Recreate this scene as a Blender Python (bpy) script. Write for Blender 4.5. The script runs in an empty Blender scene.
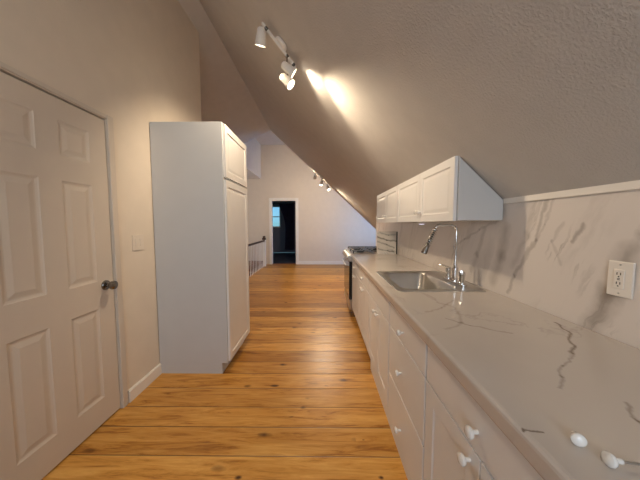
import bpy, bmesh, math, random
from mathutils import Vector, Matrix
PI = math.pi
C = bpy.context.scene.collection
random.seed(4)
H = 1.335          # camera height
XL, XW = -1.45, 1.09   # left wall and splash wall
RM, RC = .927, 2.473   # right slope: z = RC - RM*x

# ------------------------------------------------------------------ materials
def new_mat(name):
    m = bpy.data.materials.new(name); m.use_nodes = True
    nt = m.node_tree
    b = nt.nodes['Principled BSDF']
    return m, nt, b
def nd(nt, t, **kw):
    n = nt.nodes.new(t)
    for k, v in kw.items(): setattr(n, k, v)
    return n
def setin(n, **kw):
    for k, v in kw.items(): n.inputs[k.replace('_', ' ')].default_value = v
def math_n(nt, op, a, b=None, clamp=False):
    n = nt.nodes.new('ShaderNodeMath'); n.operation = op; n.use_clamp = clamp
    for i, v in enumerate((a, b)):
        if v is None: continue
        if isinstance(v, (int, float)): n.inputs[i].default_value = v
        else: nt.links.new(v, n.inputs[i])
    return n.outputs[0]
def plain(name, col, rough=.5, metal=0, noise=.04, bump=0, bscale=60, spec=.5, coat=0):
    m, nt, b = new_mat(name)
    tc = nd(nt, 'ShaderNodeTexCoord')
    n = nd(nt, 'ShaderNodeTexNoise'); setin(n, Scale=7.0, Detail=4.0)
    nt.links.new(tc.outputs['Object'], n.inputs['Vector'])
    r = nd(nt, 'ShaderNodeValToRGB')
    r.color_ramp.elements[0].position = .3; r.color_ramp.elements[1].position = .7
    r.color_ramp.elements[0].color = [c*(1-noise) for c in col]+[1]
    r.color_ramp.elements[1].color = [min(1, c*(1+noise)) for c in col]+[1]
    nt.links.new(n.outputs['Fac'], r.inputs['Fac'])
    nt.links.new(r.outputs['Color'], b.inputs['Base Color'])
    setin(b, Roughness=rough, Metallic=metal)
    b.inputs['Specular IOR Level'].default_value = spec
    b.inputs['Coat Weight'].default_value = coat
    if bump:
        n2 = nd(nt, 'ShaderNodeTexNoise'); setin(n2, Scale=bscale, Detail=6.0, Roughness=.6)
        nt.links.new(tc.outputs['Object'], n2.inputs['Vector'])
        bp = nd(nt, 'ShaderNodeBump'); setin(bp, Strength=bump, Distance=.01)
        nt.links.new(n2.outputs['Fac'], bp.inputs['Height'])
        nt.links.new(bp.outputs['Normal'], b.inputs['Normal'])
    return m
def emit(name, col, s):
    m, nt, b = new_mat(name)
    b.inputs['Base Color'].default_value = (*col, 1)
    b.inputs['Emission Color'].default_value = (*col, 1)
    b.inputs['Emission Strength'].default_value = s
    return m
M = {}
M['wall'] = plain('wall_paint', (.71, .62, .52), .85, noise=.02, bump=.12, bscale=90, spec=.2)
M['ceiling'] = plain('stippled_plaster', (.575, .545, .515), .9, noise=.03, bump=.55, bscale=110, spec=.15)
M['trim'] = plain('trim_paint', (.80, .75, .69), .45, noise=.015)
M['door'] = plain('door_paint', (.61, .53, .45), .42, noise=.015)
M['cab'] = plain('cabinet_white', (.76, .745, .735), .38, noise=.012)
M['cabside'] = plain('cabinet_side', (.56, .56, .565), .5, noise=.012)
M['plastic'] = plain('white_plastic', (.80, .74, .67), .35, noise=.01)
M['cream'] = plain('cream_plastic', (.72, .635, .54), .4, noise=.01)
M['ceramic'] = plain('white_ceramic', (.80, .77, .73), .08, noise=.01, coat=.5)
M['steel'] = plain('brushed_steel', (.55, .53, .50), .28, 1, noise=.06)
M['chrome'] = plain('chrome', (.72, .71, .70), .08, 1, noise=.01)
M['nickel'] = plain('dark_nickel', (.24, .22, .20), .22, 1, noise=.03)
M['iron'] = plain('cast_iron', (.02, .02, .022), .5, noise=.1)
M['blackglass'] = plain('black_glass', (.015, .015, .017), .08, noise=.05)
M['darkwood'] = plain('dark_stained_wood', (.06, .028, .015), .35, noise=.3)
M['redwood'] = plain('red_brown_wood', (.20, .075, .03), .45, noise=.3)
M['slot'] = plain('dark_slot', (.03, .025, .02), .6)
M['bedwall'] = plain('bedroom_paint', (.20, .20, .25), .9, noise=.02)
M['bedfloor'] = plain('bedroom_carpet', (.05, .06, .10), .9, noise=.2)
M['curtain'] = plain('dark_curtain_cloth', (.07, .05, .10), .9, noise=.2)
M['gap'] = plain('dark_gap', (.05, .035, .025), .8)
M['lamp'] = emit('lamp_face', (1, .86, .66), 9)
M['puck'] = emit('puck_lens', (.85, .80, 1), 1.2)

def glass_mat():
    m, nt, b = new_mat('window_glass')
    nt.nodes.remove(b)
    t = nd(nt, 'ShaderNodeBsdfTransparent'); g = nd(nt, 'ShaderNodeBsdfGlossy'); g.inputs['Roughness'].default_value = .02
    fr = nd(nt, 'ShaderNodeFresnel'); mx = nd(nt, 'ShaderNodeMixShader')
    out = nt.nodes['Material Output']
    nt.links.new(fr.outputs[0], mx.inputs[0]); nt.links.new(t.outputs[0], mx.inputs[1]); nt.links.new(g.outputs[0], mx.inputs[2])
    nt.links.new(mx.outputs[0], out.inputs['Surface'])
    return m
M['glass'] = glass_mat()

def wood_floor():
    m, nt, b = new_mat('knotty_pine_boards')
    L = nt.links.new
    tc = nd(nt, 'ShaderNodeTexCoord'); sp = nd(nt, 'ShaderNodeSeparateXYZ'); L(tc.outputs['Object'], sp.inputs[0])
    X, Y = sp.outputs['X'], sp.outputs['Y']
    # boards of slightly varying width: warp y by a slow noise of y only
    wv = nd(nt, 'ShaderNodeCombineXYZ'); L(Y, wv.inputs['X'])
    wn = nd(nt, 'ShaderNodeTexNoise'); setin(wn, Scale=2.1, Detail=1.0); L(wv.outputs[0], wn.inputs['Vector'])
    yy = math_n(nt, 'ADD', math_n(nt, 'DIVIDE', Y, .192), math_n(nt, 'MULTIPLY', wn.outputs['Fac'], .55))
    yy = math_n(nt, 'ADD', yy, -.12)
    bi = math_n(nt, 'FLOOR', yy); fr = math_n(nt, 'SUBTRACT', yy, bi)
    gap = math_n(nt, 'MINIMUM', fr, math_n(nt, 'SUBTRACT', 1.0, fr))
    gap = math_n(nt, 'MULTIPLY', gap, 40.0, True)
    wh = nd(nt, 'ShaderNodeTexWhiteNoise', noise_dimensions='1D'); L(bi, wh.inputs['W'])
    # stretched grain, shifted per board
    cx = nd(nt, 'ShaderNodeCombineXYZ')
    L(math_n(nt, 'ADD', X, math_n(nt, 'MULTIPLY', wh.outputs['Value'], 37.0)), cx.inputs['X'])
    L(math_n(nt, 'MULTIPLY', Y, 9.0), cx.inputs['Y'])
    L(math_n(nt, 'MULTIPLY', bi, 3.7), cx.inputs['Z'])
    g = nd(nt, 'ShaderNodeTexNoise'); setin(g, Scale=2.2, Detail=7.0, Roughness=.68, Distortion=1.2); L(cx.outputs[0], g.inputs['Vector'])
    g2 = nd(nt, 'ShaderNodeTexNoise'); setin(g2, Scale=1.1, Detail=2.0, Distortion=1.5); L(cx.outputs[0], g2.inputs['Vector'])
    rp = nd(nt, 'ShaderNodeValToRGB'); e = rp.color_ramp.elements
    e[0].position = .33; e[0].color = (.24, .085, .012, 1)
    e[1].position = .66; e[1].color = (.62, .35, .10, 1)
    k = e.new(.46); k.color = (.49, .235, .045, 1)
    L(g.outputs['Fac'], rp.inputs['Fac'])
    # per-board tone
    rp2 = nd(nt, 'ShaderNodeValToRGB'); e = rp2.color_ramp.elements
    e[0].position = .25; e[1].position = .75; e[0].color = (.70, .60, .48, 1); e[1].color = (1.18, 1.16, 1.12, 1)
    L(math_n(nt, 'ADD', math_n(nt, 'MULTIPLY', wh.outputs['Value'], .6), math_n(nt, 'MULTIPLY', g2.outputs['Fac'], .4)), rp2.inputs['Fac'])
    mul = nd(nt, 'ShaderNodeMix', data_type='RGBA', blend_type='MULTIPLY'); mul.inputs[0].default_value = 1
    L(rp.outputs['Color'], mul.inputs[6]); L(rp2.outputs['Color'], mul.inputs[7])
    # knots
    cv = nd(nt, 'ShaderNodeCombineXYZ')
    dn = nd(nt, 'ShaderNodeTexNoise'); setin(dn, Scale=9.0, Detail=2.0); L(tc.outputs['Object'], dn.inputs['Vector'])
    L(math_n(nt, 'ADD', math_n(nt, 'MULTIPLY', X, .62), math_n(nt, 'MULTIPLY', dn.outputs['Fac'], .05)), cv.inputs['X']); L(math_n(nt, 'MULTIPLY', Y, 1.25), cv.inputs['Y'])
    vo = nd(nt, 'ShaderNodeTexVoronoi'); setin(vo, Scale=6.2); L(cv.outputs[0], vo.inputs['Vector'])
    sc = nd(nt, 'ShaderNodeSeparateColor'); L(vo.outputs['Color'], sc.inputs[0])
    size = math_n(nt, 'ADD', math_n(nt, 'MULTIPLY', sc.outputs[0], .20), .02)
    kn = math_n(nt, 'SUBTRACT', 1.0, math_n(nt, 'DIVIDE', vo.outputs['Distance'], size), True)
    kn = math_n(nt, 'MULTIPLY', kn, 1.5, True)
    mk = nd(nt, 'ShaderNodeMix', data_type='RGBA'); L(kn, mk.inputs[0]); L(mul.outputs[2], mk.inputs[6]); mk.inputs[7].default_value = (.075, .022, .006, 1)
    mg = nd(nt, 'ShaderNodeMix', data_type='RGBA'); L(gap, mg.inputs[0]); mg.inputs[6].default_value = (.06, .022, .007, 1); L(mk.outputs[2], mg.inputs[7])
    L(mg.outputs[2], b.inputs['Base Color'])
    setin(b, Roughness=.27); b.inputs['Specular IOR Level'].default_value = .38
    rr = nd(nt, 'ShaderNodeMapRange'); setin(rr, To_Min=.26, To_Max=.46); L(g.outputs['Fac'], rr.inputs['Value']); L(rr.outputs[0], b.inputs['Roughness'])
    bp = nd(nt, 'ShaderNodeBump'); setin(bp, Strength=.35, Distance=.004)
    L(math_n(nt, 'ADD', gap, math_n(nt, 'MULTIPLY', g.outputs['Fac'], .25)), bp.inputs['Height']); L(bp.outputs['Normal'], b.inputs['Normal'])
    return m
M['floor'] = wood_floor()

def marble(name, base, vein, strokes, soft, rot, scale, stretch, rough, band=.5, wide=.02, warp=(.05, .05, .05)):
    """marble-look laminate: cloudy base, diagonal soft bands, and drawn vein strokes (pairs of 3D points with width and strength)"""
    m, nt, b = new_mat(name); L = nt.links.new
    tc = nd(nt, 'ShaderNodeTexCoord')
    n0 = nd(nt, 'ShaderNodeTexNoise'); setin(n0, Scale=16.0, Detail=4.0); L(tc.outputs['Object'], n0.inputs['Vector'])
    off = nd(nt, 'ShaderNodeVectorMath', operation='MULTIPLY_ADD')
    sub = nd(nt, 'ShaderNodeVectorMath', operation='SUBTRACT'); L(n0.outputs['Color'], sub.inputs[0]); sub.inputs[1].default_value = (.5, .5, .5)
    L(sub.outputs[0], off.inputs[0]); off.inputs[1].default_value = warp; L(tc.outputs['Object'], off.inputs[2])
    P = off.outputs[0]
    mp = nd(nt, 'ShaderNodeMapping', vector_type='TEXTURE'); mp.inputs['Rotation'].default_value = rot; mp.inputs['Scale'].default_value = stretch
    L(P, mp.inputs['Vector'])
    bn = nd(nt, 'ShaderNodeTexNoise'); setin(bn, Scale=scale, Detail=5.0, Roughness=.55, Distortion=.6); L(mp.outputs[0], bn.inputs['Vector'])
    # soft clouds
    cl = nd(nt, 'ShaderNodeMapRange'); setin(cl, From_Min=.52, From_Max=.72); L(bn.outputs['Fac'], cl.inputs['Value'])
    # thin ridges where noise crosses .5
    rd = math_n(nt, 'ABSOLUTE', math_n(nt, 'SUBTRACT', bn.outputs['Fac'], .47))
    rd = math_n(nt, 'SUBTRACT', 1.0, math_n(nt, 'DIVIDE', rd, wide), True)
    mask = nd(nt, 'ShaderNodeTexNoise'); setin(mask, Scale=2.3, Detail=1.0); L(tc.outputs['Object'], mask.inputs['Vector'])
    mr = nd(nt, 'ShaderNodeMapRange'); setin(mr, From_Min=.48, From_Max=.62); L(mask.outputs['Fac'], mr.inputs['Value'])
    tot = math_n(nt, 'MULTIPLY', math_n(nt, 'MULTIPLY', rd, mr.outputs[0]), soft)
    tot = math_n(nt, 'ADD', tot, math_n(nt, 'MULTIPLY', cl.outputs[0], band))
    for a, c, w, s in strokes:
        a = Vector(a); c = Vector(c); ab = c-a; l2 = ab.length_squared
        pa = nd(nt, 'ShaderNodeVectorMath', operation='SUBTRACT'); L(P, pa.inputs[0]); pa.inputs[1].default_value = a
        dt = nd(nt, 'ShaderNodeVectorMath', operation='DOT_PRODUCT'); L(pa.outputs[0], dt.inputs[0]); dt.inputs[1].default_value = ab/l2
        cl_ = math_n(nt, 'ADD', dt.outputs['Value'], 0.0, True)
        sc = nd(nt, 'ShaderNodeVectorMath', operation='SCALE'); sc.inputs[0].default_value = ab; L(cl_, sc.inputs['Scale'])
        df = nd(nt, 'ShaderNodeVectorMath', operation='SUBTRACT'); L(pa.outputs[0], df.inputs[0]); L(sc.outputs[0], df.inputs[1])
        ln = nd(nt, 'ShaderNodeVectorMath', operation='LENGTH'); L(df.outputs[0], ln.inputs[0])
        v = math_n(nt, 'SUBTRACT', 1.0, math_n(nt, 'DIVIDE', ln.outputs['Value'], w), True)
        tot = math_n(nt, 'ADD', tot, math_n(nt, 'MULTIPLY', v, s))
    tot = math_n(nt, 'MINIMUM', tot, 1.0)
    mx = nd(nt, 'ShaderNodeMix', data_type='RGBA'); L(tot, mx.inputs[0]); mx.inputs[6].default_value = (*base, 1); mx.inputs[7].default_value = (*vein, 1)
    L(mx.outputs[2], b.inputs['Base Color']); setin(b, Roughness=rough)
    return m
def path(pts, w, s, k=None):
    return [(pts[i], pts[i+1], w, s) for i in range(len(pts)-1)]
Zc = .915
S = []
S += path([(1.0, 1.02, Zc), (.965, .94, Zc), (.866, .82, Zc), (.82, .77, Zc)], .008, 1.0)
S += path([(.82, .77, Zc), (.72, .70, Zc), (.66, .645, Zc), (.61, .60, Zc)], .007, .5)
S += path([(.385, .485, Zc), (.41, .475, Zc), (.452, .465, Zc)], .0045, 1.1)
S += path([(.713, .555, Zc), (.683, .495, Zc), (.66, .47, Zc)], .007, .6)
S += path([(.551, 1.063, Zc), (.617, .987, Zc), (.734, .913, Zc)], .009, .45)
S += path([(.50, 1.14, Zc), (.60, 1.20, Zc), (.72, 1.32, Zc)], .010, .35)
S += path([(.67, 1.20, Zc), (.60, 1.02, Zc), (.50, .95, Zc)], .012, .3)
M['counter'] = marble('veined_laminate_counter', (.555, .50, .455), (.20, .155, .12), S, .30, (0, 0, .6), 2.4, (1, 1, 1), .13, band=.07, warp=(.05, .05, 0))
W = XW-.006
T = []
T += path([(W, 1.40, .94), (W, 1.356, 1.048), (W, 1.241, 1.253), (W, 1.182, 1.451)], .014, .75)
T += path([(W, 1.30, 1.12), (W, 1.19, 1.33), (W, 1.15, 1.48)], .010, .6)
T += path([(W, 1.37, 1.10), (W, 1.29, 1.28), (W, 1.25, 1.46)], .030, .28)
T += path([(W, 1.10, 1.16), (W, 1.144, 1.26), (W, 1.09, 1.34)], .012, .45)
T += path([(W, 1.052, 1.262), (W, 1.01, 1.33)], .013, 1.0)
T += path([(W, .97, .90), (W, .90, 1.08), (W, .865, 1.23)], .055, .5)
T += path([(W, .95, .94), (W, .83, 1.30), (W, .79, 1.40)], .022, .35)
T += path([(W, 2.02, 1.0), (W, 1.98, 1.15), (W, 1.84, 1.22), (W, 1.67, 1.30), (W, 1.50, 1.36)], .014, .55)
T += path([(W, 1.75, 1.0), (W, 1.69, 1.12), (W, 1.62, 1.30)], .03, .4)
T += path([(W, 1.52, .98), (W, 1.46, 1.14), (W, 1.44, 1.30)], .05, .45)
M['splash'] = marble('veined_laminate_splash', (.70, .635, .585), (.27, .225, .19), T, .55, (.45, 0, 0), 2.6, (1, .40, 1.9), .30, band=.34, warp=(0, .05, .05))
M['panel'] = marble('streaky_panel', (.66, .60, .52), (.10, .095, .065),
    path([(.76, 3.372, 1.16), (.90, 3.372, 1.11), (1.02, 3.372, 1.10)], .016, .8)+path([(.77, 3.372, 1.09), (.90, 3.372, 1.05), (1.0, 3.372, 1.0)], .014, .6)
    + path([(.78, 3.372, .99), (.92, 3.372, .96), (1.0, 3.372, .95)], .014, .6)+path([(.80, 3.372, 1.22), (.92, 3.372, 1.18), (1.02, 3.372, 1.19)], .012, .5), .5, (0, .3, 0), 4.0, (1.6, 1, .5), .3, band=.25, warp=(.04, 0, .04))

# ------------------------------------------------------------------ mesh helpers
ORG = {}
def link(name, bm, mat, parent=None, bevel=0, smooth=False, kind=None, segs=2):
    org = Vector((0, 0, 0))
    if parent is not None: org = ORG[parent.name]
    bmesh.ops.remove_doubles(bm, verts=bm.verts, dist=1e-6)
    if org.length: bmesh.ops.translate(bm, verts=bm.verts, vec=-org)
    bmesh.ops.recalc_face_normals(bm, faces=bm.faces)
    me = bpy.data.meshes.new(name); bm.to_mesh(me); bm.free()
    o = bpy.data.objects.new(name, me); C.objects.link(o)
    if isinstance(mat, (list, tuple)):
        for k in mat: me.materials.append(M[k])
    else: me.materials.append(M[mat])
    if parent is not None: o.parent = parent
    ORG[o.name] = org
    if smooth:
        for p in me.polygons: p.use_smooth = True
        md = o.modifiers.new('es', 'EDGE_SPLIT'); md.split_angle = math.radians(38)
    if bevel:
        md = o.modifiers.new('bv', 'BEVEL'); md.width = bevel; md.segments = segs; md.limit_method = 'ANGLE'
    if kind: o['kind'] = kind
    return o
def thing(name, loc, label, cat, group=None):
    o = bpy.data.objects.new(name, None); C.objects.link(o); o.location = loc
    o.empty_display_size = .05
    ORG[o.name] = Vector(loc)
    o['label'] = label; o['category'] = cat
    if group: o['group'] = group
    return o
def tag(o, label, cat, group=None):
    o['label'] = label; o['category'] = cat
    if group: o['group'] = group
    return o
def box(bm, x0, x1, y0, y1, z0, z1, mi=0):
    vs = [bm.verts.new(p) for p in ((x0,y0,z0),(x1,y0,z0),(x1,y1,z0),(x0,y1,z0),(x0,y0,z1),(x1,y0,z1),(x1,y1,z1),(x0,y1,z1))]
    for f in ((0,3,2,1),(4,5,6,7),(0,1,5,4),(1,2,6,5),(2,3,7,6),(3,0,4,7)):
        bm.faces.new([vs[i] for i in f]).material_index = mi
    return vs
def B(*a):
    bm = bmesh.new(); box(bm, *a); return bm
def frame_of(d):
    d = Vector(d).normalized()
    up = Vector((0, 0, 1)) if abs(d.z) < .95 else Vector((1, 0, 0))
    x = up.cross(d).normalized(); y = d.cross(x)
    return x, y, d
def lathe(bm, prof, o, d, n=24, mi=0):
    """prof: list of (radius, distance along d)"""
    x, y, d = frame_of(d); o = Vector(o); rings = []
    for r, h in prof:
        if r < 1e-6: rings.append([bm.verts.new(o+d*h)]*n)
        else: rings.append([bm.verts.new(o+d*h+(x*math.cos(2*PI*i/n)+y*math.sin(2*PI*i/n))*r) for i in range(n)])
    for a, b in zip(rings[:-1], rings[1:]):
        for i in range(n):
            vs = []
            for v in (a[i], a[(i+1) % n], b[(i+1) % n], b[i]):
                if v not in vs: vs.append(v)
            if len(vs) > 2: bm.faces.new(vs).material_index = mi
    for r, k in ((rings[0], prof[0]), (rings[-1], prof[-1])):
        if k[0] > 1e-6: bm.faces.new(r).material_index = mi
def tube(bm, pts, r, n=10):
    pts = [Vector(p) for p in pts]
    x = None; rings = []
    for i, p in enumerate(pts):
        d = (pts[min(i+1, len(pts)-1)]-pts[max(i-1, 0)]).normalized()
        if x is None: x, y, _ = frame_of(d)
        else:
            x = (x-d*x.dot(d)).normalized()
        y = d.cross(x)
        rr = r[i] if isinstance(r, (list, tuple)) else r
        rings.append([bm.verts.new(p+(x*math.cos(2*PI*k/n)+y*math.sin(2*PI*k/n))*rr) for k in range(n)])
    for a, b in zip(rings[:-1], rings[1:]):
        for i in range(n): bm.faces.new((a[i], a[(i+1) % n], b[(i+1) % n], b[i]))
    bm.faces.new(rings[0]); bm.faces.new(rings[-1])
def panel_door(bm, o, U, Vv, N, w, h, t, panels, depth=.007, ins=(.014, .026, .050), raise_=.8):
    """slab of width w, height h, thickness t; o = lower corner on the FRONT plane; panels: (u0,u1,v0,v1) moulded fields"""
    o, U, Vv, N = map(Vector, (o, U, Vv, N))
    P = lambda u, v, d=0: o+U*u+Vv*v+N*d
    us = sorted({0, w, *[p[0] for p in panels], *[p[1] for p in panels]})
    vs = sorted({0, h, *[p[2] for p in panels], *[p[3] for p in panels]})
    def quad(a, b, c, d): bm.faces.new([bm.verts.new(q) for q in (a, b, c, d)])
    for i in range(len(us)-1):
        for j in range(len(vs)-1):
            u0, u1, v0, v1 = us[i], us[i+1], vs[j], vs[j+1]
            um, vm = (u0+u1)/2, (v0+v1)/2
            if any(p[0] < um < p[1] and p[2] < vm < p[3] for p in panels): continue
            quad(P(u0, v0), P(u1, v0), P(u1, v1), P(u0, v1))
    for u0, u1, v0, v1 in panels:
        steps = [(0, 0), (ins[0]*.3, -depth*.5), (ins[0], -depth), (ins[1], -depth), (ins[2], -depth*(1-raise_))]
        for (a, da), (b, db) in zip(steps[:-1], steps[1:]):
            A = [P(u0+a, v0+a, da), P(u1-a, v0+a, da), P(u1-a, v1-a, da), P(u0+a, v1-a, da)]
            Bq = [P(u0+b, v0+b, db), P(u1-b, v0+b, db), P(u1-b, v1-b, db), P(u0+b, v1-b, db)]
            for k in range(4): quad(A[k], A[(k+1) % 4], Bq[(k+1) % 4], Bq[k])
        a, da = steps[-1]
        quad(P(u0+a, v0+a, da), P(u1-a, v0+a, da), P(u1-a, v1-a, da), P(u0+a, v1-a, da))
    quad(P(0, 0, -t), P(0, h, -t), P(w, h, -t), P(w, 0, -t))
    quad(P(0, 0), P(0, 0, -t), P(w, 0, -t), P(w, 0)); quad(P(0, h), P(w, h), P(w, h, -t), P(0, h, -t))
    quad(P(0, 0), P(0, h), P(0, h, -t), P(0, 0, -t)); quad(P(w, 0), P(w, 0, -t), P(w, h, -t), P(w, h))
KNOB = [(.006, 0), (.0065, .004), (.006, .010), (.0075, .014), (.0145, .018), (.0165, .023), (.0160, .027), (.012, .0305), (.005, .032), (0, .032)]
SMALL = [(a*.72, b*.8) for a, b in KNOB]
def knob(parent, p, d=(-1, 0, 0), name='knob', n=20):
    bm = bmesh.new(); lathe(bm, KNOB, p, d, n)
    return link(name, bm, 'ceramic', parent, smooth=True)

# ------------------------------------------------------------------ setting
YB, YF = -1.6, 8.0            # back wall, far wall
YE = 6.2                      # far edge of the sloped kitchen ceiling
XS = -2.75                    # stair side wall
XR = 2.65                     # dormer side wall
def st(name, bm, mat, parent=None, bevel=0): return link(name, bm, mat, parent, bevel, kind=None if parent else 'structure')
# floor (with the stair opening)
HX0, HX1, HY0, HY1 = XS, -1.87, 4.6, 7.72
bm = bmesh.new()
box(bm, XS-.1, XR+.1, YB-.1, HY0, -.16, 0)
box(bm, HX1, XR+.1, HY0, HY1, -.16, 0)
box(bm, XS-.1, XR+.1, HY1, YF+.1, -.16, 0)
st('floor', bm, 'floor')
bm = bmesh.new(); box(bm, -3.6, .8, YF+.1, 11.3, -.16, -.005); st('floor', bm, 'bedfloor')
# left wall with the door opening
DY0, DY1, DZ = .950, 1.668, 2.035
bm = bmesh.new()
box(bm, XL-.12, XL, YB-.1, DY0, 0, 3.75); box(bm, XL-.12, XL, DY1, 3.0, 0, 3.75); box(bm, XL-.12, XL, DY0, DY1, DZ, 3.75)
st('wall_left', bm, 'wall', bevel=0)
st('wall_closet', B(XL-.16, XL-.125, DY0-.2, DY1+.2, 0, 2.3), 'wall')
# stair side walls
bm = bmesh.new()
box(bm, XS-.1, XL-.12, 3.0, 3.1, 0, 3.75); box(bm, XS-.1, XS, 3.1, YF, 0, 4.0)
st('wall_stair', bm, 'wall')
bm = bmesh.new(); box(bm, XS-.1, XS, HY0-.1, HY1+.1, -2.2, 0)
box(bm, XS-.1, HX1, HY0-.1, HY0, -2.2, -.16); box(bm, HX1, HX1+.1, HY0, HY1, -2.2, -.16); box(bm, XS, HX1+.1, HY1, HY1+.1, -2.2, -.16)
st('wall_stairwell', bm, 'redwood')
st('trim_3', B(XS+.001, HX1+.005, HY1-.03, HY1-.001, -.16, .16), 'redwood', bevel=.004)
st('wall_stair_upper', B(XS, -1.98, 6.25, YF, 2.80, 3.9), 'wall')
# far wall with door opening, right-hand part behind the range
FX0, FX1, FZ = -1.645, -.865, 2.09
bm = bmesh.new()
box(bm, XS-.1, FX0, YF, YF+.12, 0, 4.0); box(bm, FX1, XR+.1, YF, YF+.12, 0, 4.0); box(bm, FX0, FX1, YF, YF+.12, FZ, 4.0)
st('wall_far', bm, 'wall')
# dormer side wall with window opening
RW = (6.45, 7.75, .55, 1.95)
bm = bmesh.new()
box(bm, XR, XR+.12, 4.8, RW[0], 0, 4); box(bm, XR, XR+.12, RW[1], YF, 0, 4); box(bm, XR, XR+.12, RW[0], RW[1], 0, RW[2]); box(bm, XR, XR+.12, RW[0], RW[1], RW[3], 4)
st('wall_right', bm, 'wall')
# knee wall behind the counter, its end and its return towards the dormer
KE = 4.85
bm = bmesh.new()
box(bm, XW, XW+.1, YB, KE, 0, RC-RM*XW+.02)
box(bm, XW+.1, XR, KE-.1, KE, 0, .5)
st('wall_kitchen', bm, 'wall')
# back wall with window
BW = (-.95, .55, .95, 2.25)
bm = bmesh.new()
box(bm, XL-.1, BW[0], YB-.12, YB, 0, 3.9); box(bm, BW[1], XW+.1, YB-.12, YB, 0, 3.9)
box(bm, BW[0], BW[1], YB-.12, YB, 0, BW[2]); box(bm, BW[0], BW[1], YB-.12, YB, BW[3], 3.9)
st('wall_back', bm, 'wall')
# ceiling: two slopes and the flat ceiling over the far end
AX, AZ = -1.28, RC+RM*1.28
def slopez(x): return AZ-(AX-x)*.48
bm = bmesh.new()
def prism(bm, prof, y0, y1):
    a = [bm.verts.new((x, y0, z)) for x, z in prof]; b = [bm.verts.new((x, y1, z)) for x, z in prof]
    n = len(prof)
    bm.faces.new(a); bm.faces.new(b[::-1])
    for i in range(n): bm.faces.new((a[i], b[i], b[(i+1) % n], a[(i+1) % n]))
xe = XW+.05
prism(bm, [(AX, AZ), (xe, RC-RM*xe), (xe+.1, RC-RM*xe), (AX, AZ+.15)], YB-.1, KE)
xe = XR+.1
prism(bm, [(AX, AZ), (xe, RC-RM*xe), (xe+.1, RC-RM*xe+.05), (AX, AZ+.15)], KE-.01, YE)
prism(bm, [(AX, AZ), (AX, AZ+.15), (XS-.1, slopez(XS-.1)+.15), (XS-.1, slopez(XS-.1))], YB-.1, YE)
box(bm, XS-.1, XR+.1, YE, YF+.1, 3.88, 4.0)
prism(bm, [(XS-.1, 4.0), (XS-.1, slopez(XS-.1)+.02), (AX, AZ+.02), (XR+.1, RC-RM*(XR+.1)+.1), (XR+.1, 4.0)], YE-.12, YE-.02)
st('ceiling', bm, 'ceiling')
# painted bead along the end of the right slope
bm = bmesh.new()
xa, xb = AX, -.1
a = Vector((xa, YE, RC-RM*xa)); b_ = Vector((xb, YE, RC-RM*xb)); nrm = Vector((RM, 0, 1)).normalized()
vs = []
for p in (a, b_):
    for dy, dn in ((-.015, -.004), (.05, -.004), (.05, .05), (-.015, .05)):
        vs.append(bm.verts.new(p+Vector((0, dy, 0))+nrm*dn))
for i in range(4): bm.faces.new((vs[i], vs[(i+1) % 4], vs[4+(i+1) % 4], vs[4+i]))
bm.faces.new(vs[:4]); bm.faces.new(vs[4:])
st('trim_2', bm, 'trim')
# baseboards
bm = bmesh.new(); box(bm, XL, XL+.016, DY1+.055, 2.10, 0, .085); box(bm, XL, XL+.010, DY1+.055, 2.10, .085, .093)
st('baseboard_left', bm, 'trim')
bm = bmesh.new(); box(bm, FX1+.075, XR, YF-.016, YF, 0, .11)
st('baseboard_far', bm, 'trim')
st('trim_1', B(XW-.022, XW, YB, KE, 1.452, 1.494), 'trim', bevel=.004)
# bedroom beyond the far doorway
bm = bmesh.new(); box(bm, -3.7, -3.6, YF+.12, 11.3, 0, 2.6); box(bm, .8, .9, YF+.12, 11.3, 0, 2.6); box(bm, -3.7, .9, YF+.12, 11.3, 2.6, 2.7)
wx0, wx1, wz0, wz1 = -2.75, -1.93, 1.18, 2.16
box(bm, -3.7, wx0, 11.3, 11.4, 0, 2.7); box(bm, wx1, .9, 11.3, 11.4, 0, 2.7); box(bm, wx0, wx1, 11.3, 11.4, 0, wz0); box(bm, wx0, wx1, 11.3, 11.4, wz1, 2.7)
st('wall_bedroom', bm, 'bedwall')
def window(name, o, U, w, h, N, bars=(1, 1)):
    """frame + sash bars + panes in an opening; o lower corner"""
    o, U, N = map(Vector, (o, U, N)); V = Vector((0, 0, 1))
    def bar(bm, u0, u1, v0, v1, d0, d1):
        pts = [o+U*u+V*v+N*d for d in (d0, d1) for u, v in ((u0, v0), (u1, v0), (u1, v1), (u0, v1))]
        vs = [bm.verts.new(p) for p in pts]
        for f in ((0,1,2,3),(4,7,6,5),(0,4,5,1),(1,5,6,2),(2,6,7,3),(3,7,4,0)): bm.faces.new([vs[i] for i in f])
    bm = bmesh.new(); f = .045
    bar(bm, 0, w, 0, f, -.02, .05); bar(bm, 0, w, h-f, h, -.02, .05); bar(bm, 0, f, f, h-f, -.02, .05); bar(bm, w-f, w, f, h-f, -.02, .05)
    bar(bm, f, w-f, h/2-.02, h/2+.02, 0, .04)
    for i in range(bars[0]):
        c = w*(i+1)/(bars[0]+1); bar(bm, c-.01, c+.01, f, h-f, .005, .03)
    fr = link(name, bm, 'trim'); fr['kind'] = 'structure'
    bm = bmesh.new(); bar(bm, f, w-f, f, h-f, .015, .02); link('pane', bm, 'glass', fr)
    return fr
window('window_1', (wx0, 11.34, wz0), (1, 0, 0), wx1-wx0, wz1-wz0, (0, 1, 0))
window('window_2', (XR+.04, RW[0], RW[2]), (0, 1, 0), RW[1]-RW[0], RW[3]-RW[2], (1, 0, 0))
window('window_3', (BW[0], YB-.04, BW[2]), (1, 0, 0), BW[1]-BW[0], BW[3]-BW[2], (0, -1, 0))

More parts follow.
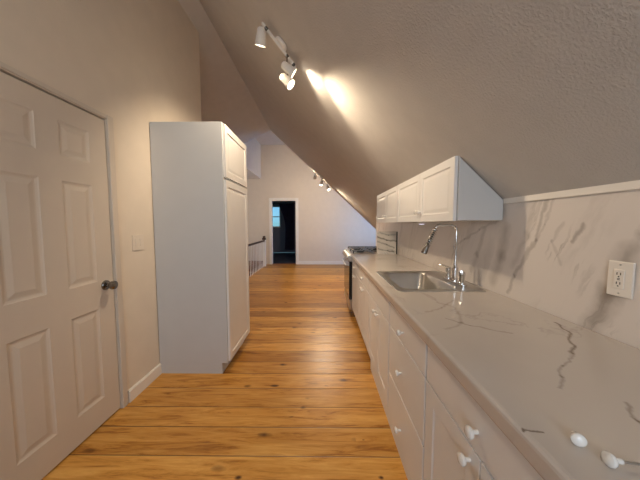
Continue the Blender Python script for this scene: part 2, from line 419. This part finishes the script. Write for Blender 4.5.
# ------------------------------------------------------------------ near door (door_1)
d1 = bpy.data.objects.new('door_1', None); C.objects.link(d1); d1.location = (XL, DY0, 0); ORG['door_1'] = Vector((XL, DY0, 0)); d1['kind'] = 'structure'
bm = bmesh.new()
g = .004; w = DY1-DY0-2*g-.006; st_, mu = .118, .112
pw = (w-2*st_-mu)/2
pan = []
for v0, v1 in ((.17, .77), (.95, 1.565), (1.705, 1.895)):
    for k in range(2):
        u0 = st_+k*(pw+mu); pan.append((u0, u0+pw, v0, v1))
panel_door(bm, (XL-.006, DY0+g+.003, .012), (0, 1, 0), (0, 0, 1), (1, 0, 0), w, DZ-.022, .035, pan, depth=.006, ins=(.014, .022, .046))
link('door_slab', bm, 'door', d1)
bm = bmesh.new()
for r in ((DY0-.045, DY0, 0, DZ+.03), (DY1, DY1+.045, 0, DZ+.03)): box(bm, XL, XL+.012, r[0], r[1], r[2], r[3]); 
box(bm, XL, XL+.008, DY0, DY1, DZ+.004, DZ+.03)
o = link('door_casing', bm, 'door', d1, bevel=.003)
bm = bmesh.new(); box(bm, XL-.12, XL-.045, DY0, DY0+.0035, 0, DZ); box(bm, XL-.12, XL-.045, DY1-.0035, DY1, 0, DZ); box(bm, XL-.12, XL-.045, DY0, DY1, DZ-.004, DZ)
link('door_jamb', bm, 'gap', d1)
bm = bmesh.new(); ky, kz = DY1-.068, .925
lathe(bm, [(.033, 0), (.033, .004), (.029, .010), (.013, .013), (.012, .030), (.018, .034), (.027, .042), (.030, .052), (.028, .062), (.018, .068), (0, .069)], (XL-.006, ky, kz), (1, 0, 0), 28)
link('door_knob', bm, 'nickel', d1, smooth=True)['label'] = 'dark round metal door knob with rose'
# far doorway (door_2): casing only, standing open into the dark bedroom
d2 = bpy.data.objects.new('door_2', None); C.objects.link(d2); d2.location = (FX0, YF, 0); ORG['door_2'] = Vector((FX0, YF, 0)); d2['kind'] = 'structure'
bm = bmesh.new()
box(bm, FX0-.09, FX0, YF-.018, YF, 0, FZ+.09); box(bm, FX1, FX1+.09, YF-.018, YF, 0, FZ+.09); box(bm, FX0, FX1, YF-.018, YF, FZ, FZ+.09)
link('door_casing', bm, 'trim', d2, bevel=.004)
bm = bmesh.new(); panel_door(bm, (FX1-.03, YF+.13, .012), (0, 1, 0), (0, 0, 1), (-1, 0, 0), .74, FZ-.03, .035, [(.11, .32, .17, .77), (.42, .63, .17, .77), (.11, .32, .95, 1.56), (.42, .63, .95, 1.56)], depth=.008)
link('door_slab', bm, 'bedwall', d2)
bm = bmesh.new(); box(bm, FX0, FX1, YF-.005, YF+.12, 0, .012); link('threshold', bm, 'redwood', d2)

# ------------------------------------------------------------------ tall pantry cabinet
PY0, PY1, PX, PZ = 2.08, 2.69, -.838, 2.188
pc = thing('pantry_cabinet', (-1.13, 2.38, 0), 'tall narrow white pantry cabinet standing against the left wall', 'cabinet')
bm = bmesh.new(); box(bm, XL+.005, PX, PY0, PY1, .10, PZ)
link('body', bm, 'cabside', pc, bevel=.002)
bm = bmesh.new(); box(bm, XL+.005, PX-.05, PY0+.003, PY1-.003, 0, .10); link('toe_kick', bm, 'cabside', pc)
def swing(name, parent, o, w, h, rail=.055, mat='cab', N=(1, 0, 0), U=(0, 1, 0), depth=.006):
    bm = bmesh.new(); r = min(rail, w*.3, h*.3)
    panel_door(bm, o, U, (0, 0, 1), N, w, h, .019, [(r, w-r, r, h-r)], depth=depth, ins=(.008, .016, .034), raise_=.35)
    return link(name, bm, mat, parent, bevel=0)
swing('door', pc, (PX+.021, PY0+.012, 1.735), PY1-PY0-.024, PZ-1.735-.014)['label'] = 'short upper door of the pantry'
swing('door', pc, (PX+.021, PY0+.012, .115), PY1-PY0-.024, 1.712-.115)['label'] = 'long lower door of the pantry'

# ------------------------------------------------------------------ base cabinets
FXc = .446            # carcass front
FXd = FXc-.021        # door faces
BG = 'base cabinets under the counter'
def base_cab(y0, y1, label, fronts, toe=False):
    t = thing('base_cabinet', ((FXc+XW)/2, (y0+y1)/2, 0), label, 'cabinet', BG)
    g = .001
    bm = bmesh.new()
    # open-topped carcass: sides, bottom, back, front rails
    z0 = .10
    box(bm, FXc, XW-.012, y0+g, y0+g+.016, z0, .858); box(bm, FXc, XW-.012, y1-g-.016, y1-g, z0, .858)
    box(bm, FXc+.0, XW-.012, y0+g+.016, y1-g-.016, z0, z0+.016); box(bm, XW-.024, XW-.012, y0+g+.016, y1-g-.016, z0+.016, .858)
    box(bm, FXc, FXc+.018, y0+g+.016, y1-g-.016, .66, .858); box(bm, FXc, FXc+.018, y0+g+.016, y1-g-.016, z0+.016, .16)
    link('carcass', bm, 'cabside', t)
    tx = FXc+(.06 if toe else .003)
    bm = bmesh.new(); box(bm, tx, XW-.03, y0+g, y1-g, 0, .098); link('plinth', bm, 'cab', t)
    for kind, a, b, z0, z1, kp in fronts:
        w = (b-a); h = z1-z0
        bm = bmesh.new()
        if kind == 'door':
            r = .065; panel_door(bm, (FXd, a, z0), (0, 1, 0), (0, 0, 1), (-1, 0, 0), w, h, .019, [(r, w-r, r, h-r)], depth=.004, ins=(.008, .014, .022), raise_=0)
        else:
            panel_door(bm, (FXd, a, z0), (0, 1, 0), (0, 0, 1), (-1, 0, 0), w, h, .019, [])
        f = link(kind, bm, 'cab', t, bevel=.0025 if kind == 'drawer' else 0)
        for q in kp: knob(f, (FXd, q[0], q[1]))
    return t
def fr2(y0, y1, zt=.700, kz=.66):
    m = (y0+y1)/2; e = .006
    return [('door', y0+e, m-.002, .155, zt, [(m-.035, kz)]), ('door', m+.002, y1-e, .155, zt, [(m+.045, kz)])]
base_cab(-.40, .268, 'white base cabinet at the very near end of the counter, beside the loose knobs', [('drawer', -.394, .262, .706, .852, [(-.07, .776)])]+fr2(-.40, .268))
base_cab(.27, .958, 'nearest white base cabinet, one wide drawer above two doors', [('drawer', .276, .952, .706, .852, [(.631, .768)])]+fr2(.27, .958))
base_cab(.96, 1.498, 'white base cabinet with a stack of three drawers', [('drawer', .966, 1.492, .706, .852, [(1.245, .765)]), ('drawer', .966, 1.492, .405, .700, [(1.26, .535)]), ('drawer', .966, 1.492, .115, .399, [(1.255, .215)])])
base_cab(1.50, 2.17, 'white base cabinet with two doors below the sink', [('drawer', 1.506, 2.164, .706, .852, [])]+fr2(1.50, 2.17, kz=.65))
base_cab(2.172, 2.79, 'white base cabinet with a drawer and two doors just past the sink', [('drawer', 2.178, 2.784, .706, .852, [(2.48, .776)])]+fr2(2.172, 2.79), True)
base_cab(2.792, 3.385, 'far white base cabinet with a drawer and two doors beside the range', [('drawer', 2.798, 3.379, .706, .852, [(3.09, .776)])]+fr2(2.792, 3.385), True)

# ------------------------------------------------------------------ countertop with sink cut-out
CX0, CX1, CY0, CY1 = .406, XW-.012, -.42, 3.395
SX0, SX1, SY0, SY1 = .497, 1.013, 1.515, 2.105   # cut-out
bm = bmesh.new()
xs = [CX0, SX0, SX1, CX1]; ys = [CY0, SY0, SY1, CY1]; z0, z1 = .860, .915
for i in range(3):
    for j in range(3):
        if i == 1 and j == 1: continue
        for z in (z0, z1): bm.faces.new([bm.verts.new(p) for p in ((xs[i], ys[j], z), (xs[i+1], ys[j], z), (xs[i+1], ys[j+1], z), (xs[i], ys[j+1], z))])
def wallq(a, b): bm.faces.new([bm.verts.new(p) for p in ((*a, z0), (*b, z0), (*b, z1), (*a, z1))])
for i in range(3):
    wallq((xs[i], CY0), (xs[i+1], CY0)); wallq((xs[i], CY1), (xs[i+1], CY1))
    wallq((CX0, ys[i]), (CX0, ys[i+1])); wallq((CX1, ys[i]), (CX1, ys[i+1]))
wallq((SX0, SY0), (SX1, SY0)); wallq((SX0, SY1), (SX1, SY1)); wallq((SX0, SY0), (SX0, SY1)); wallq((SX1, SY0), (SX1, SY1))
ct = link('countertop', bm, 'counter', bevel=.012, segs=3)
tag(ct, 'long veined marble-look countertop running from the camera to the range', 'countertop')
bs = link('backsplash', B(XW-.0115, XW-.0005, YB+.01, KE-.005, .862, 1.452), 'splash')
tag(bs, 'grey-veined marble-look backsplash sheet on the right wall above the countertop', 'backsplash')

# ------------------------------------------------------------------ sink
sk = thing('kitchen_sink', (.755, 1.81, .915), 'stainless steel drop-in sink with one rectangular bowl set in the countertop', 'sink')
def rrect(x0, x1, y0, y1, r, z, n=6):
    out = []
    for cx, cy, a0 in ((x1-r, y1-r, 0), (x0+r, y1-r, PI/2), (x0+r, y0+r, PI), (x1-r, y0+r, 1.5*PI)):
        for k in range(n+1):
            a = a0+PI/2*k/n; out.append(Vector((cx+r*math.cos(a), cy+r*math.sin(a), z)))
    return out
bm = bmesh.new()
zt = .9165
rings = [rrect(.474, 1.036, 1.490, 2.130, .03, .9155), rrect(.476, 1.034, 1.492, 2.128, .03, .9205), rrect(.486, 1.024, 1.502, 2.118, .028, .9205), rrect(.492, 1.018, 1.508, 2.112, .026, .9175),
         rrect(.520, .885, 1.545, 2.080, .06, .9165), rrect(.526, .879, 1.551, 2.074, .06, .908), rrect(.535, .870, 1.560, 2.065, .06, .79), rrect(.560, .845, 1.585, 2.040, .05, .755), rrect(.64, .765, 1.74, 1.88, .05, .750)]
rv = [[bm.verts.new(p) for p in r] for r in rings]
for a, b in zip(rv[:-1], rv[1:]):
    n = len(a)
    for i in range(n): bm.faces.new((a[i], a[(i+1) % n], b[(i+1) % n], b[i]))
bm.faces.new(rv[-1])
o = link('basin', bm, 'steel', sk, smooth=True)
bm = bmesh.new(); lathe(bm, [(.055, .7505), (.055, .754), (.042, .755), (.036, .751), (.012, .751), (.010, .758), (0, .758)], (.703, 1.81, 0), (0, 0, 1), 28)
link('drain', bm, 'chrome', sk, smooth=True)

# ------------------------------------------------------------------ faucet
fx, fy, fz = .955, 1.735, .918
fa = thing('kitchen_faucet', (fx, fy, fz), 'tall chrome two-handle faucet with a coiled pull-down sprayer behind the sink bowl', 'faucet')
bm = bmesh.new(); ring = rrect(fx-.028, fx+.028, fy-.13, fy+.13, .027, fz); ring2 = [p+Vector((0, 0, .012)) for p in ring]
ra = [bm.verts.new(p) for p in ring]; rb = [bm.verts.new(p) for p in ring2]; bm.faces.new(ra); bm.faces.new(rb)
for i in range(len(ra)): bm.faces.new((ra[i], ra[(i+1) % len(ra)], rb[(i+1) % len(ra)], rb[i]))
link('deck_plate', bm, 'chrome', fa, bevel=.003)
for s in (-1, 1):
    bm = bmesh.new(); lathe(bm, [(.024, .010), (.024, .016), (.019, .022), (.019, .062), (.021, .066), (.021, .086), (.014, .094), (0, .095)], (fx, fy+s*.088, fz), (0, 0, 1), 20)
    hb = link('valve_body', bm, 'chrome', fa, smooth=True)
    bm = bmesh.new(); tube(bm, [(fx, fy+s*.088, fz+.088), (fx-.015, fy+s*.105, fz+.097), (fx-.04, fy+s*.15, fz+.104)], [.008, .006, .007], 10)
    link('lever', bm, 'chrome', hb, smooth=True)
bm = bmesh.new(); lathe(bm, [(.026, .010), (.026, .02), (.018, .028), (.018, .08), (.021, .083), (.021, .105), (.0115, .112), (.0115, .13)], (fx, fy, fz), (0, 0, 1), 20)
link('faucet_body', bm, 'chrome', fa, smooth=True)
bm = bmesh.new(); pts = [(fx, fy, fz+.11), (fx, fy, fz+.36)]
R = .035
for k in range(1, 7):
    a = PI/2*k/6; pts.append((fx-R+R*math.cos(a), fy, fz+.372+R*math.sin(a)))
pts += [(fx-.125, fy-.0, fz+.407)]
for k in range(1, 6):
    a = PI/2*k/5; pts.append((fx-.125-.022*math.sin(a), fy, fz+.385+.022*math.cos(a)))
tube(bm, pts, .0085, 12); link('spout', bm, 'chrome', fa, smooth=True)
# coil spring around the hose, hanging at a slant
p0 = Vector((fx-.147, fy, fz+.388)); p1 = Vector((fx-.197, fy+.005, fz+.27))
ax = (p1-p0); X_, Y_, D_ = frame_of(ax); turns = 9; pts = []
for k in range(turns*12+1):
    a = 2*PI*k/12; pts.append(p0+ax*(k/(turns*12))+(X_*math.cos(a)+Y_*math.sin(a))*.0165)
bm = bmesh.new(); tube(bm, pts, .0036, 6); link('spring_coil', bm, 'chrome', fa, smooth=True)
bm = bmesh.new(); tube(bm, [p0-ax*.03, p1], .007, 10); link('hose', bm, 'iron', fa, smooth=True)
bm = bmesh.new(); lathe(bm, [(.012, 0), (.016, .006), (.016, .03), (.019, .045), (.021, .07), (.017, .074), (0, .074)], p1-D_*.004, D_, 18); link('spray_head', bm, 'nickel', fa, smooth=True)

# ------------------------------------------------------------------ wall cabinets
UX, UZ0, UZT = .802, 1.357, 1.742
def wall_cab(y0, y1, label, doors):
    t = thing('wall_cabinet', ((UX+XW)/2, (y0+y1)/2, UZ0), label, 'cabinet', 'wall cabinets under the sloped ceiling')
    zb = lambda x: RC-RM*x-.010
    x1 = XW-.024
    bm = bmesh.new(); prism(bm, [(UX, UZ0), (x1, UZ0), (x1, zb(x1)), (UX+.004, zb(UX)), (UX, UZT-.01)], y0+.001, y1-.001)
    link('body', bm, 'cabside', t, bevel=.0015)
    for a, b, kn in doors:
        f = swing('door', t, (UX-.021, a+.002, UZ0-.004), b-a-.004, UZT-UZ0-.004, rail=.05, N=(-1, 0, 0))
        if kn: knob(f, (UX-.021, kn, UZ0+.072))
    return t
wall_cab(1.447, 2.54, 'near wall cabinet with two doors under the sloped ceiling, above the sink', [(1.46, 1.97, 1.945), (1.97, 2.535, 1.998)])
wall_cab(2.541, 3.50, 'far wall cabinet with two doors under the sloped ceiling, nearer the range', [(2.546, 3.015, 2.985), (3.015, 3.495, 3.045)])
pl = thing('puck_light', (.93, 2.28, UZ0), 'small round under-cabinet puck light above the sink', 'light')
bm = bmesh.new(); lathe(bm, [(.034, -.001), (.034, -.016), (.028, -.022), (.026, -.022)], (.93, 2.28, UZ0), (0, 0, 1), 24); link('housing', bm, 'plastic', pl, smooth=True)
bm = bmesh.new(); lathe(bm, [(.0255, -.0215), (.022, -.0255), (0, -.027)], (.93, 2.28, UZ0), (0, 0, 1), 24); link('lens', bm, 'puck', pl, smooth=True)

# ------------------------------------------------------------------ gas range
RY0, RY1, RX0 = 3.40, 4.16, .43
rg = thing('gas_range', (.76, 3.78, 0), 'slide-in gas range with black grates at the far end of the counter', 'range')
bm = bmesh.new(); box(bm, RX0, XW-.03, RY0, RY1, .10, .905); link('body', bm, 'steel', rg, bevel=.003)
for a in (.48, XW-.1):
    for b in (RY0+.05, RY1-.05):
        bm = bmesh.new(); lathe(bm, [(.018, 0), (.018, .015), (.012, .02), (.012, .10)], (a, b, 0), (0, 0, 1), 14)
        link('leveling_foot', bm, 'iron', rg)
bm = bmesh.new(); box(bm, RX0-.045, RX0-.001, RY0+.004, RY1-.004, .26, .80); link('oven_door', bm, 'blackglass', rg, bevel=.004)
od = bpy.context.scene.objects['oven_door']
bm = bmesh.new(); tube(bm, [(RX0-.045, RY0+.07, .745), (RX0-.085, RY0+.07, .745), (RX0-.088, RY0+.09, .745), (RX0-.088, RY1-.09, .745), (RX0-.085, RY1-.07, .745), (RX0-.045, RY1-.07, .745)], .010, 12)
link('handle', bm, 'steel', od, smooth=True)
bm = bmesh.new(); box(bm, RX0-.04, RX0-.001, RY0+.004, RY1-.004, .11, .25); dr = link('warming_drawer', bm, 'steel', rg, bevel=.004)
bm = bmesh.new(); prism(bm, [(RX0, .905), (RX0-.062, .885), (RX0-.05, .81), (RX0, .81)], RY0+.002, RY1-.002); cp = link('control_panel', bm, 'steel', rg, bevel=.003)
for k in range(5):
    bm = bmesh.new(); lathe(bm, [(.024, 0), (.024, .006), (.019, .008), (.017, .032), (0, .033)], (RX0-.056, RY0+.1+.14*k, .848), (-1, 0, .16), 18)
    link('control_knob', bm, 'steel', cp, smooth=True)
bm = bmesh.new(); box(bm, RX0-.03, XW-.03, RY0+.001, RY1-.001, .906, .918); link('cooktop', bm, 'steel', rg, bevel=.004)
for i, gx in enumerate((.57, .88)):
    for j, gy in enumerate((RY0+.2, RY1-.2)):
        bm = bmesh.new(); lathe(bm, [(.05, 0), (.05, .010), (.034, .012), (.034, .02), (0, .021)], (gx, gy, .918), (0, 0, 1), 20)
        link('burner', bm, 'iron', rg, smooth=True)
for k in range(2):
    y0 = RY0+.03+k*.355; y1 = y0+.345
    bm = bmesh.new(); zt0, zt1 = .946, .957
    for xx in (.44, .60, .72, .86, 1.0): box(bm, xx, xx+.010, y0, y1, zt0, zt1)
    for yy in (y0, (y0+y1)/2-.007, y1-.014): box(bm, .44, 1.014, yy, yy+.014, zt0, zt1-.001)
    for xx in (.44, 1.0):
        for yy in (y0, y1-.014): box(bm, xx, xx+.014, yy, yy+.014, .918, zt0)
    link('grate', bm, 'iron', rg)
# upright streaky splash panel between counter and range
bm = bmesh.new(); prof = [(.765, .9155), (1.030, .9155), (1.030, 1.235), (.80, 1.235), (.775, 1.225), (.765, 1.20)]
prism(bm, prof, 3.372, 3.390)
spn = link('splash_panel', bm, 'panel', bevel=.002)
bm = bmesh.new(); box(bm, 1.031, 1.046, 3.368, 3.392, .9155, 1.228); link('edge_strip', bm, 'slot', spn)
tag(spn, 'small upright streaked panel standing at the far end of the counter beside the range', 'panel')

# ------------------------------------------------------------------ outlet, switch, loose knobs
ou = thing('wall_outlet', (XW-.0115, .872, 1.137), 'white duplex outlet with screwed plate on the veined backsplash', 'outlet')
ox = XW-.0116
bm = bmesh.new(); box(bm, ox-.007, ox, .835, .911, 1.073, 1.201); pt = link('cover_plate', bm, 'plastic', ou, bevel=.003)
bm = bmesh.new(); box(bm, ox-.0105, ox-.0068, .8575, .8885, 1.102, 1.172); rc = link('receptacle', bm, 'plastic', ou, bevel=.0015)
bm = bmesh.new()
for zc in (1.154, 1.120):
    box(bm, ox-.0112, ox-.0100, .8665, .8690, zc-.002, zc+.007); box(bm, ox-.0112, ox-.0100, .8770, .8795, zc-.002, zc+.007)
    lathe(bm, [(.0024, .0100), (.0024, .0112)], (ox, .873, zc-.008), (-1, 0, 0), 10)
for zc in (1.139, 1.135): box(bm, ox-.0112, ox-.0100, .869, .877, zc-.001, zc+.001)
link('slots', bm, 'slot', rc)
for zc in (1.085, 1.189):
    bm = bmesh.new(); lathe(bm, [(.0032, .0065), (.0028, .0085), (0, .009)], (ox, .873, zc), (-1, 0, 0), 12); link('screw', bm, 'steel', pt, smooth=True)
sw = thing('light_switch', (XL, 1.895, 1.19), 'cream double switch plate on the left wall between door and pantry', 'switch')
bm = bmesh.new(); box(bm, XL+.0003, XL+.007, 1.837, 1.953, 1.13, 1.25); link('cover_plate', bm, 'cream', sw, bevel=.002)
for yy in (1.870, 1.920):
    bm = bmesh.new(); box(bm, XL+.006, XL+.011, yy-.012, yy+.012, 1.16, 1.22); link('rocker', bm, 'cream', sw, bevel=.0015)
# two spare ceramic knobs lying on the counter
def loose(loc, d, label, screw):
    t = thing('loose_knob', (loc[0], loc[1], .915), label, 'knob', 'spare knobs on the counter')
    D = Vector(d).normalized(); p = Vector(loc)
    bm = bmesh.new(); lathe(bm, SMALL, p-D*.018, D, 24); link('knob_head', bm, 'ceramic', t, smooth=True)
    if screw:
        bm = bmesh.new(); tube(bm, [p-D*.017, p-D*.048], .0022, 8); link('screw', bm, 'steel', t, smooth=True)
loose((.487, .440, .9270), (-.45, -.85, .10), 'white ceramic knob lying on the counter, the left one, no screw showing', False)
loose((.500, .400, .9270), (-1, .12, .06), 'white ceramic knob lying on the counter with its screw pointing right', True)

# ------------------------------------------------------------------ railing and stairs
rl = thing('stair_railing', (-1.82, 6.4, 0), 'low stair railing with dark handrail, dark-capped post and slim white balusters', 'railing')
bm = bmesh.new()
yr0, yr1 = 4.75, 7.62
prf = [(-.03, 0), (.03, 0), (.034, .02), (.022, .045), (-.022, .045), (-.034, .02)]
prism(bm, [(-1.82+a, .79+b) for a, b in prf], yr0, yr1); link('handrail', bm, 'darkwood', rl, bevel=.004)
for yy in (yr0, yr1):
    bm = bmesh.new(); box(bm, -1.86, -1.78, yy-.04, yy+.04, 0, .84); np_ = link('newel_post', bm, 'trim', rl, bevel=.004)
    bm = bmesh.new(); box(bm, -1.872, -1.768, yy-.052, yy+.052, .84, .90); lathe(bm, [(.03, .90), (.045, .925), (.035, .955), (0, .965)], (-1.82, yy, 0), (0, 0, 1), 16); link('post_cap', bm, 'darkwood', np_)
y = yr0+.14
while y < yr1-.08:
    bm = bmesh.new(); lathe(bm, [(.011, 0), (.011, .12), (.008, .16), (.010, .42), (.008, .68), (.010, .792)], (-1.82, y, 0), (0, 0, 1), 10)
    link('baluster', bm, 'trim', rl, smooth=True); y += .15
sr = thing('staircase', (-2.3, 6.1, -2.0), 'dark red-brown wooden stairs going down behind the railing', 'stairs')
for k in range(9):
    bm = bmesh.new(); y1 = HY1-.035-k*.26; zz = -.18*(k+1)
    box(bm, XS+.01, HX1-.01, y1-.285, y1, zz-.03, zz); box(bm, XS+.01, HX1-.01, y1-.02, y1, zz, zz+.149)
    link('step', bm, 'redwood', sr)

# ------------------------------------------------------------------ bedroom curtain
ro = thing('curtain_rod', (-2.0, 11.2, 2.26), 'thin dark curtain rod over the bedroom window', 'curtain rod')
bm = bmesh.new(); tube(bm, [(-3.0, 11.2, 2.26), (-1.2, 11.2, 2.26)], .012, 10); link('rod', bm, 'iron', ro, smooth=True)
for xx in (-2.95, -1.25): link('bracket', B(xx-.01, xx+.01, 11.2, 11.298, 2.25, 2.27), 'iron', ro)
bm = bmesh.new(); rows = []; nz, nx = 20, 48
for j in range(nz+1):
    z = 2.245-j/nz*2.1; s = j/nz
    wl = -1.99+ (.30*math.sin(min(1, s/.55)*PI/2) if s < .55 else .30-.06*(s-.55)); wr = -1.30
    row = []
    for i in range(nx+1):
        u = i/nx; row.append(bm.verts.new((wl+(wr-wl)*u, 11.2+.028*math.sin(u*2*PI*9+.4*math.sin(s*5)), z)))
    rows.append(row)
for a, b in zip(rows[:-1], rows[1:]):
    for i in range(nx): bm.faces.new((a[i], a[i+1], b[i+1], b[i]))
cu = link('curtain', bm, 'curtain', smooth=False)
md = cu.modifiers.new('s', 'SOLIDIFY'); md.thickness = .006
tag(cu, 'dark curtain pulled to the right of the bedroom window', 'curtain')

# ------------------------------------------------------------------ track lights
def spot(parent, loc, d, W_, size=75, blend=.7, rad=.03, col=(1, .80, .56)):
    L = bpy.data.lights.new('spot', 'SPOT'); L.energy = W_; L.spot_size = math.radians(size); L.spot_blend = blend; L.shadow_soft_size = rad; L.color = col
    o = bpy.data.objects.new('spot_beam', L); C.objects.link(o)
    o.parent = parent; o.location = Vector(loc)-ORG[parent.name]
    o.rotation_euler = Vector(d).to_track_quat('-Z', 'Y').to_euler()
    return o
def track(A, Bp, label, heads, side=(1, 0, 0)):
    A, Bp = Vector(A), Vector(Bp); n = Vector((RM, 0, 1)).normalized()   # slope normal pointing up
    t = thing('track_light', (A+Bp)/2+n*.03, label, 'light', 'three-spot ceiling lights')
    D = (Bp-A).normalized(); mid = (A+Bp)/2
    bm = bmesh.new(); lathe(bm, [(.055, .0), (.055, .018), (.045, .024)], mid+n*.030, -n, 24); link('canopy', bm, 'plastic', t, smooth=True)
    bm = bmesh.new(); tube(bm, [A, Bp], .011, 12)
    link('bar', bm, 'plastic', t, smooth=True)
    for s, d, off, W_, size in heads:
        d = Vector(d).normalized(); p = A+(Bp-A)*s; c = p+Vector(off)
        bm = bmesh.new(); tube(bm, [p, p*.4+c*.6+Vector((0, 0, .006)), c], .006, 8); 
        lathe(bm, [(.013, -.012), (.015, 0), (.013, .012)], p, D, 12)
        arm = link('swivel_arm', bm, 'nickel', t, smooth=True)
        bm = bmesh.new(); b0 = c-d*.045
        lathe(bm, [(0, -.004), (.020, 0), (.030, .012), (.034, .05), (.041, .10), (.0425, .112), (.039, .112), (.036, .098), (0, .094)], b0, d, 28)
        h = link('lamp_head', bm, 'plastic', t, smooth=True)
        bm = bmesh.new(); lathe(bm, [(.0375, .1035), (.030, .1085), (0, .110)], b0, d, 28); link('bulb', bm, 'lamp', h, smooth=True)
        spot(t, b0+d*.120, d, W_, size)
    return t
def onslope(x, y, off=.035): return (x-off*.68, y, RC-RM*x-off*.73)
track(onslope(-.43, 1.93), onslope(-.20, 2.10), 'nearest three-spot white ceiling light on the slope, above the kitchen aisle',
      [(.12, (-.24, .50, -1), (-.035, -.02, -.06), 66, 128), (.74, (.66, .22, -.44), (.0, -.01, -.095), 14, 112), (.95, (.75, -.12, -.72), (-.06, -.06, -.15), 38, 102)])
track(onslope(-.15, 5.85), onslope(.16, 6.02), 'far three-spot white ceiling light at the end of the slope, by the far wall',
      [(.1, (-.1, .9, -.25), (-.02, -.02, -.10), 78, 140), (.55, (-.2, -.3, -1), (-.01, -.02, -.10), 90, 130), (.95, (.35, -.5, -.8), (.02, -.02, -.10), 60, 110)])
track(onslope(-.55, -.75), onslope(-.25, -.60), 'three-spot white ceiling light on the slope behind the camera',
      [(.1, (-.9, .5, -.9), (-.02, -.02, -.06), 15, 130), (.55, (-.4, .9, -1), (-.01, -.02, -.06), 9, 130), (.95, (.5, .6, -.9), (.02, -.02, -.06), 6, 130)])

# ------------------------------------------------------------------ daylight
def area(name, loc, d, sx, sy, W_, col):
    L = bpy.data.lights.new(name, 'AREA'); L.shape = 'RECTANGLE'; L.size = sx; L.size_y = sy; L.energy = W_; L.color = col
    o = bpy.data.objects.new(name, L); C.objects.link(o); o.location = loc; o.rotation_euler = Vector(d).to_track_quat('-Z', 'Z').to_euler(); return o
area('daylight_back', ((BW[0]+BW[1])/2, YB-.25, (BW[2]+BW[3])/2), (0, 1, -.1), 1.5, 1.3, 34, (.80, .90, 1))
area('daylight_dormer', (XR+.3, (RW[0]+RW[1])/2, (RW[2]+RW[3])/2), (-1, .15, 0), 1.3, 1.3, 80, (.28, .52, 1))
area('stairwell_daylight', (-2.45, 5.6, 1.9), (-.2, 1, -.3), .3, .3, 5, (.85, .95, 1))
w = bpy.data.worlds.new('sky'); bpy.context.scene.world = w; w.use_nodes = True
nt = w.node_tree; bg = nt.nodes['Background']
sky = nt.nodes.new('ShaderNodeTexSky'); sky.sky_type = 'HOSEK_WILKIE'; sky.sun_direction = (.3, -.6, .5); sky.turbidity = 3
tn = nt.nodes.new('ShaderNodeMix'); tn.data_type = 'RGBA'; tn.blend_type = 'MULTIPLY'; tn.inputs[0].default_value = 1; tn.inputs[7].default_value = (.45, .80, 1, 1)
nt.links.new(sky.outputs['Color'], tn.inputs[6]); nt.links.new(tn.outputs[2], bg.inputs['Color']); bg.inputs['Strength'].default_value = 3.0

# ------------------------------------------------------------------ camera
cam = bpy.data.cameras.new('camera'); cam.sensor_width = 36; cam.lens = 36*243/640; cam.clip_start = .02
co = bpy.data.objects.new('camera', cam); C.objects.link(co)
co.location = (0, 0, H); co.rotation_euler = (math.radians(90)-math.atan(16/243), 0, math.atan(2/243))
sc = bpy.context.scene; sc.camera = co
sc.view_settings.view_transform = 'Standard'; sc.view_settings.look = 'None'; sc.view_settings.exposure = .34; sc.view_settings.gamma = 1
sc.view_settings.use_curve_mapping = False
